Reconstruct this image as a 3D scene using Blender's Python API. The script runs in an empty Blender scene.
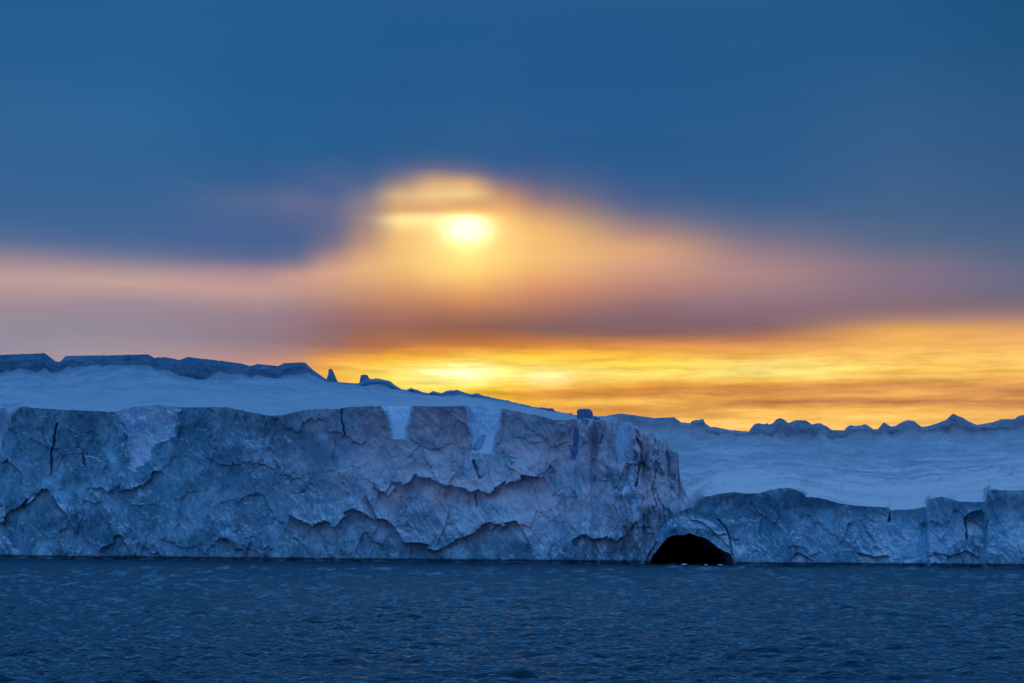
import bpy, math
import numpy as np

SC = bpy.context.scene
COL = SC.collection
R = math.radians

# ------------------------------------------------------------------ camera
CAM_H, LENS, PITCH = 10.0, 70.0, R(5.27)
FPX = 1024 * LENS / 36.0
cam = bpy.data.objects.new('camera', bpy.data.cameras.new('camera'))
COL.objects.link(cam)
cam.location = (0, 0, CAM_H)
cam.rotation_euler = (math.pi / 2 + PITCH, 0, 0)
cam.data.lens, cam.data.sensor_width = LENS, 36.0
cam.data.clip_start, cam.data.clip_end = 0.5, 90000
SC.camera = cam

SC.view_settings.view_transform = 'Standard'
SC.view_settings.look = 'None'
SC.view_settings.exposure = 0.0
SC.view_settings.gamma = 1.0
SC.view_settings.use_curve_mapping = False

SUN_AZ, SUN_EL = -1.3, 8.4          # degrees; azimuth 0 is straight ahead (+Y), positive to the right


def s2l(c):
    c = np.asarray(c, float) / 255.0
    return np.where(c <= 0.04045, c / 12.92, ((c + 0.055) / 1.055) ** 2.4)


def px_dir(px, py):
    xc = (np.asarray(px, float) - 512) / FPX
    yc = (341.5 - np.asarray(py, float)) / FPX
    dy = math.cos(PITCH) - yc * math.sin(PITCH)
    dz = math.sin(PITCH) + yc * math.cos(PITCH)
    return xc, dy, dz


def at(px, py, Y):
    """the place at distance Y that the photograph shows at (px, py)"""
    dx, dy, dz = px_dir(px, py)
    return dx / dy * Y, CAM_H + dz / dy * Y


def elev(py, px=512):
    dx, dy, dz = px_dir(px, py)
    return float(np.degrees(np.arctan2(dz, np.hypot(dx, dy))))


def azim(px):
    dx, dy, dz = px_dir(px, 300)
    return float(np.degrees(np.arctan2(dx, dy)))


# ------------------------------------------------------------------ world: sunset sky with long streaky clouds
world = bpy.data.worlds.new('World')
SC.world = world
world.use_nodes = True
nt = world.node_tree
nt.nodes.clear()


class NB:
    """small node builder"""
    def __init__(self, tree): self.t = tree
    def new(self, kind, **kw):
        n = self.t.nodes.new(kind)
        for k, v in kw.items(): setattr(n, k, v)
        return n
    def put(self, sock, v):
        if v is None: return
        if hasattr(v, 'is_linked') or isinstance(v, bpy.types.NodeSocket): self.t.links.new(v, sock)
        else: sock.default_value = v
    def m(self, op, a, b=None, c=None, clamp=False):
        n = self.new('ShaderNodeMath', operation=op, use_clamp=clamp)
        for i, v in enumerate((a, b, c)): self.put(n.inputs[i], v)
        return n.outputs[0]
    def ss(self, v, lo, hi, a=0.0, b=1.0):
        n = self.new('ShaderNodeMapRange', interpolation_type='SMOOTHSTEP')
        for i, q in enumerate((v, lo, hi, a, b)): self.put(n.inputs[i], q)
        return n.outputs[0]
    def lin(self, v, lo, hi, a=0.0, b=1.0):
        n = self.new('ShaderNodeMapRange')
        for i, q in enumerate((v, lo, hi, a, b)): self.put(n.inputs[i], q)
        return n.outputs[0]
    def mix(self, f, a, b, blend='MIX'):
        n = self.new('ShaderNodeMix', data_type='RGBA', blend_type=blend)
        self.put(n.inputs['Factor'], f)
        self.put(n.inputs[6], a); self.put(n.inputs[7], b)
        return n.outputs[2]
    def xyz(self, x, y, z):
        n = self.new('ShaderNodeCombineXYZ')
        for i, q in enumerate((x, y, z)): self.put(n.inputs[i], q)
        return n.outputs[0]
    def noise(self, vec, scale, detail=4, rough=0.55, dist=0.0):
        n = self.new('ShaderNodeTexNoise')
        self.put(n.inputs['Vector'], vec)
        n.inputs['Scale'].default_value = scale
        n.inputs['Detail'].default_value = detail
        n.inputs['Roughness'].default_value = rough
        n.inputs['Distortion'].default_value = dist
        return n.outputs[0]
    def scale(self, vec, s):
        n = self.new('ShaderNodeVectorMath', operation='MULTIPLY')
        self.put(n.inputs[0], vec); n.inputs[1].default_value = s
        return n.outputs[0]


w = NB(nt)
tc = w.new('ShaderNodeTexCoord')
sep = w.new('ShaderNodeSeparateXYZ')
nt.links.new(tc.outputs['Generated'], sep.inputs[0])
dX, dY, dZ = sep.outputs
az = w.m('MULTIPLY', w.m('ARCTAN2', dX, dY), 180 / math.pi)
el = w.m('MULTIPLY', w.m('ARCSINE', dZ), 180 / math.pi)

# cloud colours seen along the horizon, as elevation profiles at several azimuths
SKY = {
 0: [(0,36,92,143),(120,48,99,148),(200,58,100,147),(236,82,108,148),(256,140,128,148),(280,190,156,153),(308,156,138,150),(332,144,141,156),(360,156,146,160),(420,190,150,140)],
 130: [(0,36,92,145),(120,46,100,150),(200,56,100,148),(236,72,102,148),(250,98,112,148),(264,144,132,148),(283,196,160,154),(306,154,136,149),(330,148,138,153),(358,170,148,155),(420,200,150,130)],
 260: [(0,34,91,143),(130,38,94,144),(178,56,96,145),(199,84,104,145),(216,76,101,146),(234,72,98,147),(256,88,103,145),(269,155,130,144),(290,194,154,148),(315,152,129,140),(340,146,126,136),(358,182,140,138),(375,214,152,128),(430,230,160,100)],
 295: [(0,34,91,142),(140,40,94,144),(183,68,99,146),(201,98,108,145),(222,82,101,145),(240,76,100,144),(255,98,106,142),(268,160,133,140),(278,202,154,140),(290,192,150,141),(315,150,124,135),(340,149,118,126),(358,192,144,124),(374,226,164,95),(430,240,165,85)],
 365: [(0,34,90,142),(145,42,93,143),(176,66,98,143),(190,102,111,142),(205,142,127,138),(222,160,133,130),(241,188,147,125),(268,230,178,128),(298,190,140,113),(325,153,105,98),(345,175,108,80),(358,241,170,70),(374,250,206,86),(430,242,175,75)],
 330: [(0,34,90,142),(150,42,94,144),(182,78,100,144),(190,76,100,145),(203,96,107,144),(222,98,105,142),(242,118,111,138),(257,172,136,134),(274,214,164,136),(298,184,140,126),(325,144,110,114),(344,156,112,104),(358,226,152,80),(374,242,178,78),(430,240,170,70)],
 400: [(0,34,89,141),(145,44,92,142),(166,74,98,142),(182,142,128,134),(196,220,178,134),(209,216,166,118),(219,250,214,142),(235,242,194,122),(265,240,190,120),(295,206,146,105),(325,156,106,92),(345,186,118,74),(358,255,190,60),(372,255,226,108),(388,255,226,105),(430,245,180,80)],
 467: [(0,34,89,141),(150,48,94,143),(171,108,105,135),(184,224,174,124),(194,244,204,138),(204,216,162,112),(212,244,190,112),(228,255,228,140),(255,255,220,124),(275,250,200,114),(300,214,146,96),(326,146,99,84),(345,198,122,64),(358,255,204,76),(370,255,240,158),(380,255,240,150),(392,255,214,66),(405,250,196,70),(430,240,175,80)],
 433: [(0,34,89,141),(147,46,93,142),(168,100,104,137),(178,176,146,130),(186,226,182,128),(195,242,202,138),(208,220,168,115),(216,248,205,130),(228,250,210,130),(255,247,205,122),(275,244,194,117),(298,205,144,100),(326,148,101,86),(345,194,120,68),(358,255,198,68),(371,255,234,140),(385,255,228,110),(400,250,200,75),(430,242,178,78)],
 503: [(0,34,89,140),(160,52,93,142),(176,92,101,138),(188,156,124,124),(198,200,148,116),(206,222,164,112),(216,246,190,114),(232,252,206,122),(256,250,204,120),(280,238,180,112),(303,196,136,100),(327,142,99,88),(344,198,122,66),(357,252,198,66),(371,255,230,120),(381,255,222,95),(391,245,190,66),(398,238,172,62),(405,246,186,75),(430,240,176,80)],
 540: [(0,34,89,140),(148,44,91,142),(178,80,97,138),(198,144,120,127),(216,212,160,117),(236,245,190,116),(258,245,190,120),(285,224,156,110),(310,170,116,100),(330,134,98,94),(343,196,122,68),(356,250,186,58),(375,255,232,130),(387,244,180,70),(394,214,140,60),(402,250,192,80),(411,224,150,70),(420,245,180,90),(440,240,175,85)],
 640: [(0,35,89,139),(162,43,91,141),(194,68,96,141),(214,112,110,136),(233,176,138,128),(250,219,165,126),(265,214,160,130),(291,180,130,120),(320,132,101,110),(335,136,98,97),(347,222,148,70),(362,255,206,74),(376,255,222,105),(387,228,152,66),(394,202,132,66),(402,250,192,90),(411,216,146,74),(421,250,190,98),(440,245,180,95)],
 760: [(0,36,89,137),(180,48,93,141),(215,76,101,141),(242,130,117,136),(274,174,135,135),(300,150,120,130),(326,132,101,110),(340,192,126,88),(352,242,176,88),(370,255,230,130),(382,245,186,84),(393,202,132,74),(398,236,166,76),(404,186,116,74),(411,245,186,90),(426,255,200,108),(445,245,185,100)],
 900: [(0,33,87,134),(90,46,92,138),(190,64,98,140),(238,86,105,138),(264,128,114,134),(285,134,114,133),(305,136,110,120),(318,166,126,115),(330,232,168,90),(350,250,190,98),(365,255,206,100),(377,241,182,90),(386,216,146,84),(395,236,172,86),(402,190,124,80),(409,250,190,90),(424,255,196,105),(445,245,185,100)],
 1024: [(0,29,82,127),(90,42,88,132),(190,58,94,135),(240,78,100,134),(275,104,107,134),(300,116,106,125),(317,168,130,120),(330,226,166,100),(350,245,186,100),(366,250,196,100),(380,236,172,86),(390,202,136,85),(397,226,160,85),(402,190,124,80),(410,236,176,90),(424,250,190,110),(445,240,180,105)],
}


def pchip(xs, ys, x):
    xs, ys = np.asarray(xs, float), np.asarray(ys, float)
    h = np.diff(xs); d = np.diff(ys) / h
    mm = np.zeros_like(xs)
    for i in range(1, len(xs) - 1):
        if d[i - 1] * d[i] > 0:
            w1, w2 = 2 * h[i] + h[i - 1], h[i] + 2 * h[i - 1]
            mm[i] = (w1 + w2) / (w1 / d[i - 1] + w2 / d[i])
    x = np.clip(x, xs[0], xs[-1])
    i = np.clip(np.searchsorted(xs, x) - 1, 0, len(h) - 1)
    t = (x - xs[i]) / h[i]
    return ((1 + 2 * t) * (1 - t) ** 2 * ys[i] + t * (1 - t) ** 2 * h[i] * mm[i]
            + t * t * (3 - 2 * t) * ys[i + 1] + t * t * (t - 1) * h[i] * mm[i + 1])


EL0, EL1 = 0.0, 16.0
# slow drifting of the cloud edges
nv = w.xyz(w.m('MULTIPLY', az, 0.10), w.m('MULTIPLY', el, 0.55), 3.1)
warp_big = w.m('SUBTRACT', w.noise(nv, 1.0, 2, 0.5), 0.5)
nv2 = w.xyz(w.m('MULTIPLY', az, 0.42), w.m('MULTIPLY', el, 2.6), 8.7)
warp_fine = w.m('SUBTRACT', w.noise(nv2, 1.0, 4, 0.6), 0.5)
# the low bright band is finely broken up, the upper deck is smooth
low = w.m('MULTIPLY', w.ss(el, 5.8, 4.4), w.ss(az, -7.0, -3.5, 0.25, 1.0))
amp = w.lin(low, 0, 1, 0.05, 0.36)
ew = w.m('ADD', el, w.m('ADD', w.m('MULTIPLY', warp_big, 0.18), w.m('MULTIPLY', warp_fine, amp)))
aw = w.m('ADD', az, w.m('MULTIPLY', w.m('SUBTRACT', w.noise(w.xyz(w.m('MULTIPLY', az, 0.25), w.m('MULTIPLY', el, 0.9), 21.0), 1.0, 2, 0.5), 0.5), 0.25))
t_el = w.lin(ew, EL0, EL1)
cols = []
for px, prof in sorted(SKY.items()):
    es = np.array([elev(p[0], px) for p in prof])[::-1]
    cs = (s2l([p[1:] for p in prof]) ** (1 / 2.2))[::-1]      # blended in display space, made linear below
    # add one smooth in-between stop in each gap
    stops = [EL0]
    for a, b in zip(es[:-1], es[1:]): stops += [a, (a + b) / 2] if b - a > 0.25 else [a]
    stops += [es[-1], EL1]
    stops = sorted(set(round(s, 4) for s in stops))
    while len(stops) > 32:                      # drop the closest in-between stops
        mids = [i for i in range(1, len(stops) - 1) if min(abs(stops[i] - e_) for e_ in es) > 1e-3]
        stops.pop(min(mids, key=lambda i: stops[i + 1] - stops[i - 1]))
    ramp = w.new('ShaderNodeValToRGB')
    cr = ramp.color_ramp
    cr.interpolation = 'LINEAR'
    while len(cr.elements) < len(stops): cr.elements.new(0.5)
    for e_, s in zip(cr.elements, stops):
        e_.position = (s - EL0) / (EL1 - EL0)
    for e_, s in zip(cr.elements, stops):
        c = [float(pchip(es, cs[:, k], s)) for k in range(3)]
        e_.color = (*c, 1)
    w.put(ramp.inputs[0], t_el)
    cols.append((azim(px), ramp.outputs[0]))
cloud = cols[0][1]
for (a0, _), (a1, c1) in zip(cols[:-1], cols[1:]):
    f_ = w.m('ADD', w.m('MULTIPLY', w.lin(aw, a0, a1), 0.6), w.m('MULTIPLY', w.ss(aw, a0, a1), 0.4))
    cloud = w.mix(f_, cloud, c1)
gm = w.new('ShaderNodeGamma')
w.put(gm.inputs[0], cloud); gm.inputs[1].default_value = 2.2
cloud = gm.outputs[0]
# the sun behind the cloud: a blurred disc with a flat upper edge, and its glow
def gauss(px, py, sx, sy, warp=0.0):
    da = w.m('DIVIDE', w.m('SUBTRACT', az, azim(px)), sx * 0.02878)
    e_ = el if not warp else w.m('ADD', el, w.m('MULTIPLY', warp_fine, warp))
    de = w.m('DIVIDE', w.m('SUBTRACT', e_, elev(py, px)), sy * 0.02878)
    r2 = w.m('ADD', w.m('MULTIPLY', da, da), w.m('MULTIPLY', de, de))
    return w.m('EXPONENT', w.m('MULTIPLY', r2, -1.0))
core = w.m('MULTIPLY', gauss(467, 229, 21, 14, .25), w.ss(el, elev(209), elev(218)))
g1 = w.m('MULTIPLY', gauss(425, 221, 40, 6.0, 0.3), 0.26)
g2 = w.m('MULTIPLY', gauss(465, 245, 45, 34), 0.17)
g3 = w.m('MULTIPLY', gauss(548, 378, 22, 7, .25), 0.42)
g4 = w.m('MULTIPLY', gauss(462, 373, 48, 8, .3), 0.38)
cloud = w.mix(w.m('MULTIPLY', core, 1.35, clamp=False), cloud, (1.0, 0.88, 0.55, 1), 'ADD')
for g, c in ((g1, (1.0, .75, .35, 1)), (g2, (1.0, .72, .25, 1)), (g3, (1, .9, .6, 1)), (g4, (1, .9, .6, 1))):
    cloud = w.mix(g, cloud, c, 'ADD')
# thin bright and dark streaks inside the low band
st = w.noise(w.xyz(w.m('MULTIPLY', az, 0.38), w.m('MULTIPLY', el, 4.6), 41.0), 1.0, 6, 0.66)
gain = w.m('ADD', 1.0, w.m('MULTIPLY', w.m('MULTIPLY', w.m('SUBTRACT', st, 0.5), low), 1.1))
st2 = w.noise(w.xyz(w.m('MULTIPLY', az, 0.07), w.m('MULTIPLY', el, 0.9), 5.0), 1.0, 3, 0.5)
gain = w.m('MULTIPLY', gain, w.lin(st2, 0.2, 0.8, 0.97, 1.03))
cloud = w.mix(1.0, cloud, w.xyz(gain, gain, gain), 'MULTIPLY')

st3 = w.noise(w.xyz(w.m('MULTIPLY', az, 0.5), w.m('MULTIPLY', el, 3.4), 63.0), 1.0, 4, 0.6)
g5 = w.m('ADD', 1.0, w.m('MULTIPLY', w.m('MULTIPLY', w.m('SUBTRACT', st3, 0.5), low), 0.8))
cloud = w.mix(1.0, cloud, w.xyz(g5, w.m('POWER', g5, 1.25), w.m('POWER', g5, 1.6)), 'MULTIPLY')
# the clear part of the sky, overhead and behind the camera
sky = w.new('ShaderNodeTexSky', sky_type='NISHITA')
sky.sun_disc = False
sky.sun_elevation = R(SUN_EL)
sky.sun_rotation = R(SUN_AZ)
sky.altitude = 0
sky.air_density, sky.dust_density, sky.ozone_density = 1.0, 0.4, 3.0
# unseen blue grey cloud past the picture's edges, shaped to light the ice
deck = w.noise(w.xyz(w.m('MULTIPLY', dX, 2.0), w.m('MULTIPLY', dY, 2.0), w.m('MULTIPLY', dZ, 5.0)), 1.0, 4, 0.55)
deckc = w.mix(w.ss(deck, 0.35, 0.65), (0.028, 0.110, 0.262, 1), (0.052, 0.156, 0.345, 1))
bright = w.lin(w.ss(el, 8, 62), 0, 1, 1.0, 3.6)      # overhead brightness added so upward faces of the ice stand out
bright = w.m('MAXIMUM', bright, w.m('MULTIPLY', w.ss(el, 15, 30), w.ss(dY, -0.1, 0.5, 0.0, 4.5)))  # unseen front sky brightened to light snow tops and reflect off the water
deckc = w.mix(1.0, deckc, w.xyz(bright, bright, bright), 'MULTIPLY')
flush = w.m('MULTIPLY', w.m('MULTIPLY', w.ss(w.m('ABSOLUTE', w.m('SUBTRACT', w.m('ABSOLUTE', az), 150)), 80, 10), w.ss(el, 48, 8)), w.ss(dX, -0.9, 0.3, 0.35, 1.0))  # mauve flush added low behind the camera to tint the ice cliffs
deckc = w.mix(w.m('MULTIPLY', flush, 0.9), deckc, (0.36, 0.29, 0.50, 1))
dome = w.mix(0.82, w.mix(1.0, sky.outputs[0], (0.07, 0.07, 0.07, 1), 'MULTIPLY'), deckc)
front = w.m('MULTIPLY', w.ss(w.m('ABSOLUTE', az), 52, 17), w.ss(el, 24, 14))
final = w.mix(front, dome, cloud)
STRENGTH = 0.1
final = w.mix(1.0, final, (1 / STRENGTH,) * 3 + (1,), 'MULTIPLY')
bg = w.new('ShaderNodeBackground')
w.put(bg.inputs[0], final)
bg.inputs[1].default_value = STRENGTH
wo = w.new('ShaderNodeOutputWorld')
nt.links.new(bg.outputs[0], wo.inputs[0])

# ------------------------------------------------------------------ sun, strongly veiled by cloud
sl = bpy.data.lights.new('sun', 'SUN')
sl.energy, sl.angle, sl.color = 0.010, R(14), (1.0, 0.72, 0.42)
sun = bpy.data.objects.new('sun', sl)
COL.objects.link(sun)
sun.rotation_euler = (R(90 - SUN_EL), 0, R(180 - SUN_AZ))
sun.location = (0, 0, 300)

# ------------------------------------------------------------------ numpy noise
def _hash(ix, iy, seed):
    h = (ix.astype(np.int64) * 374761393 + iy.astype(np.int64) * 668265263 + seed * 1442695041) & 0xffffffff
    h = ((h ^ (h >> 13)) * 1274126177) & 0xffffffff
    h = ((h ^ (h >> 16)) * 2246822519) & 0xffffffff
    return ((h ^ (h >> 15)) & 0xffffff) / float(0x1000000)


def perlin(x, y, seed=0):
    x0, y0 = np.floor(x), np.floor(y)
    fx, fy = x - x0, y - y0
    u = fx ** 3 * (fx * (fx * 6 - 15) + 10); v = fy ** 3 * (fy * (fy * 6 - 15) + 10)
    def g(ix, iy, dx, dy):
        a = _hash(ix, iy, seed) * 2 * math.pi
        return np.cos(a) * dx + np.sin(a) * dy
    n00 = g(x0, y0, fx, fy); n10 = g(x0 + 1, y0, fx - 1, fy)
    n01 = g(x0, y0 + 1, fx, fy - 1); n11 = g(x0 + 1, y0 + 1, fx - 1, fy - 1)
    return 1.5 * ((n00 * (1 - u) + n10 * u) * (1 - v) + (n01 * (1 - u) + n11 * u) * v)


def fbm(x, y, seed=0, octs=4, gain=0.5, ridged=False):
    s, a, f, tot = 0.0, 1.0, 1.0, 0.0
    for o in range(octs):
        n = perlin(x * f + 17.3 * o, y * f - 9.1 * o, seed + o * 31)
        if ridged: n = 1 - 2 * np.abs(n)
        s = s + a * n; tot += a
        a *= gain; f *= 2.03
    return s / tot


def scallop(x, y, seed, tilt=0.5, bowl=0.5, off=0.35):
    """conchoidal fracture relief: tilted shallow bowls that meet in sharp arrises; positive is outward"""
    x0, y0 = np.floor(x), np.floor(y)
    best = np.full(np.shape(x), 1e9)
    for i in (-1, 0, 1):
        for j in (-1, 0, 1):
            cx, cy = x0 + i, y0 + j
            dx = x - (cx + _hash(cx, cy, seed)); dy = y - (cy + _hash(cx, cy, seed + 1))
            h = (_hash(cx, cy, seed + 2) * off + (_hash(cx, cy, seed + 3) - .5) * tilt * dx
                 + (_hash(cx, cy, seed + 4) - .5) * tilt * dy + bowl * (dx * dx + dy * dy))
            best = np.minimum(best, h)
    return best


def sstep(x, a, b):
    t = np.clip((x - a) / (b - a), 0, 1)
    return t * t * (3 - 2 * t)


def curve(pts, x):
    p = np.array(pts, float)
    return np.interp(x, p[:, 0], p[:, 1])


# ------------------------------------------------------------------ object helpers
def grid_mesh(name, V, mat, parent, keep=None, flip=False, smooth=True):
    """V: rows x cols x 3 world points; keep: face mask (rows-1, cols-1)"""
    r, c = V.shape[:2]
    idx = np.arange(r * c).reshape(r, c)
    q = np.stack([idx[:-1, :-1], idx[:-1, 1:], idx[1:, 1:], idx[1:, :-1]], -1)
    if flip: q = q[..., ::-1]
    q = q[keep] if keep is not None else q.reshape(-1, 4)
    used = np.unique(q)
    remap = np.full(r * c, -1); remap[used] = np.arange(len(used))
    return raw_mesh(name, V.reshape(-1, 3)[used], remap[q], mat, parent, smooth)


def raw_mesh(name, verts, quads, mat, parent, smooth=True):
    off = np.array(parent.location) if parent else np.zeros(3)
    verts = np.ascontiguousarray(verts - off, dtype=np.float32)
    quads = np.ascontiguousarray(quads, dtype=np.int32)
    me = bpy.data.meshes.new(name)
    k = quads.shape[1]
    me.vertices.add(len(verts)); me.vertices.foreach_set('co', verts.ravel())
    me.loops.add(quads.size); me.loops.foreach_set('vertex_index', quads.ravel())
    me.polygons.add(len(quads))
    me.polygons.foreach_set('loop_start', np.arange(0, quads.size, k, dtype=np.int32))
    me.polygons.foreach_set('use_smooth', np.full(len(quads), smooth))
    me.update(); me.validate()
    me.materials.append(mat)
    o = bpy.data.objects.new(name, me)
    COL.objects.link(o)
    if parent: o.parent = parent
    return o


def thing(name, label, cat, loc, group=None):
    o = bpy.data.objects.new(name, None)
    COL.objects.link(o)
    o.location = loc
    o.empty_display_size = 5
    o['label'] = label; o['category'] = cat
    if group: o['group'] = group
    return o


# ------------------------------------------------------------------ materials
def material(name):
    m = bpy.data.materials.new(name)
    m.use_nodes = True
    m.node_tree.nodes.clear()
    b = NB(m.node_tree)
    out = b.new('ShaderNodeOutputMaterial')
    p = b.new('ShaderNodeBsdfPrincipled')
    m.node_tree.links.new(p.outputs[0], out.inputs[0])
    geo = b.new('ShaderNodeNewGeometry')
    return m, b, p, geo


def ice_material(name, lo, hi, snow, tint=None, tint_x=(-60, 20), bump=0.35, snow_at=(0.42, 0.85), patchy=0.0):
    m, b, p, geo = material(name)
    pos = geo.outputs['Position']
    sx, sy, sz = (lambda n: n.outputs)(b.t.nodes[-1]) if False else (None, None, None)
    sp = b.new('ShaderNodeSeparateXYZ'); b.put(sp.inputs[0], pos)
    nrm = b.new('ShaderNodeSeparateXYZ'); b.put(nrm.inputs[0], geo.outputs['Normal'])
    n1 = b.noise(b.scale(pos, (1, .6, .55)), 0.16, 6, 0.62, 0.6)
    n2 = b.noise(b.scale(pos, (1, .6, .45)), 0.9, 5, 0.65, 0.8)
    n0 = b.noise(b.scale(pos, (1, .6, 1.2)), 0.055, 4, 0.6, 1.2)
    n3 = b.noise(b.scale(pos, (1, .6, .10)), 0.45, 4, 0.6, 0.5)
    f = b.m('ADD', b.m('ADD', b.m('MULTIPLY', n1, 0.30), b.m('MULTIPLY', n2, 0.22)), b.m('ADD', b.m('MULTIPLY', n0, 0.33), b.m('MULTIPLY', n3, 0.15)))
    col = b.mix(b.ss(f, 0.39, 0.60), lo, hi)
    if tint is not None:  # paler tint growing towards the right and higher up the cliff
        dn = b.noise(b.scale(pos, (1, .6, 1.6)), 0.10, 5, 0.6, 0.8)
        mask = b.m('MULTIPLY', b.ss(sp.outputs[0], *tint_x), b.ss(sp.outputs[2], -2, 20))
        mask = b.m('MULTIPLY', mask, b.ss(dn, 0.22, 0.62))
        col = b.mix(mask, col, tint)
    # large bodies of clearer, darker ice
    nd = b.noise(b.scale(pos, (1, .6, 1.1)), 0.042, 4, 0.55, 1.5)
    col = b.mix(b.m('MULTIPLY', b.ss(nd, 0.47, 0.62), 0.55), col, lo)
    # snow lies where the ice is flat enough to hold it
    sn = b.m('ADD', nrm.outputs[2], b.m('MULTIPLY', b.m('SUBTRACT', n2, 0.5), 0.30))
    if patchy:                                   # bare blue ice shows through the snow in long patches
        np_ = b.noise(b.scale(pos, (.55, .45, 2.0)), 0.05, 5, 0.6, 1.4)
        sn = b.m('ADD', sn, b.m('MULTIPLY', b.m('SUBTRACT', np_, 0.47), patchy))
        sn = b.m('SUBTRACT', sn, b.lin(sp.outputs[1], 640, 980, 0.0, 0.22))   # slope and haze shading put into the colour, darker further back
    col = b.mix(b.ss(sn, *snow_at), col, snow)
    b.put(p.inputs['Base Color'], col)
    p.inputs['Roughness'].default_value = 0.62
    p.inputs['Specular IOR Level'].default_value = 0.25
    bn = b.new('ShaderNodeBump')
    h = b.m('ADD', b.m('MULTIPLY', b.noise(b.scale(pos, (1, 1, .6)), 1.5, 6, 0.7, 0.5), 0.9), b.m('MULTIPLY', n2, 0.6))
    b.put(bn.inputs['Height'], h)
    bn.inputs['Strength'].default_value = bump
    bn.inputs['Distance'].default_value = 1.0
    m.node_tree.links.new(bn.outputs[0], p.inputs['Normal'])
    return m


ICESNOW = (0.62, 0.76, 0.84, 1)
ICE = ice_material('glacier_ice', (0.05, 0.24, 0.37, 1), (0.28, 0.64, 0.82, 1), ICESNOW,
                   tint=(0.66, 0.70, 0.80, 1), tint_x=(-100, -5))
ICE_LOW = ice_material('low_glacier_ice', (0.06, 0.26, 0.40, 1), (0.30, 0.65, 0.84, 1), ICESNOW)
CAVE = ice_material('cave_shade_ice', (0.05, 0.07, 0.10, 1), (0.14, 0.17, 0.20, 1), (0.08, 0.10, 0.12, 1))  # the cave's shade is put into this dark lining colour
SNOWM = ice_material('snow', (0.26, 0.46, 0.62, 1), (0.52, 0.72, 0.86, 1), (0.62, 0.78, 0.89, 1), bump=0.25, snow_at=(0.30, 0.75))
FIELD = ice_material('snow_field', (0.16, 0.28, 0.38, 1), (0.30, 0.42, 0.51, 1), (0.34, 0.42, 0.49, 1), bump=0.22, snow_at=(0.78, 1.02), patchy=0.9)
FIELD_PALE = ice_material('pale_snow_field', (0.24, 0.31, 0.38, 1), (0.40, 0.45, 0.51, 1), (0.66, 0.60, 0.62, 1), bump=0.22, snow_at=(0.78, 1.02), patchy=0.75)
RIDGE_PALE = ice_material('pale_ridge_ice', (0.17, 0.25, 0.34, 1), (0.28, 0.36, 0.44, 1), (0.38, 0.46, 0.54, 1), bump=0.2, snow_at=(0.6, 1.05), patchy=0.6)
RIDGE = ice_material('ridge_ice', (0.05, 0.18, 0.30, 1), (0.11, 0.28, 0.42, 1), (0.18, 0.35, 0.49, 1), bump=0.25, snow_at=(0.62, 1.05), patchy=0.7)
BLUE = ice_material('blue_ice', (0.09, 0.24, 0.55, 1), (0.26, 0.46, 0.70, 1), (0.30, 0.52, 0.74, 1))

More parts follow.
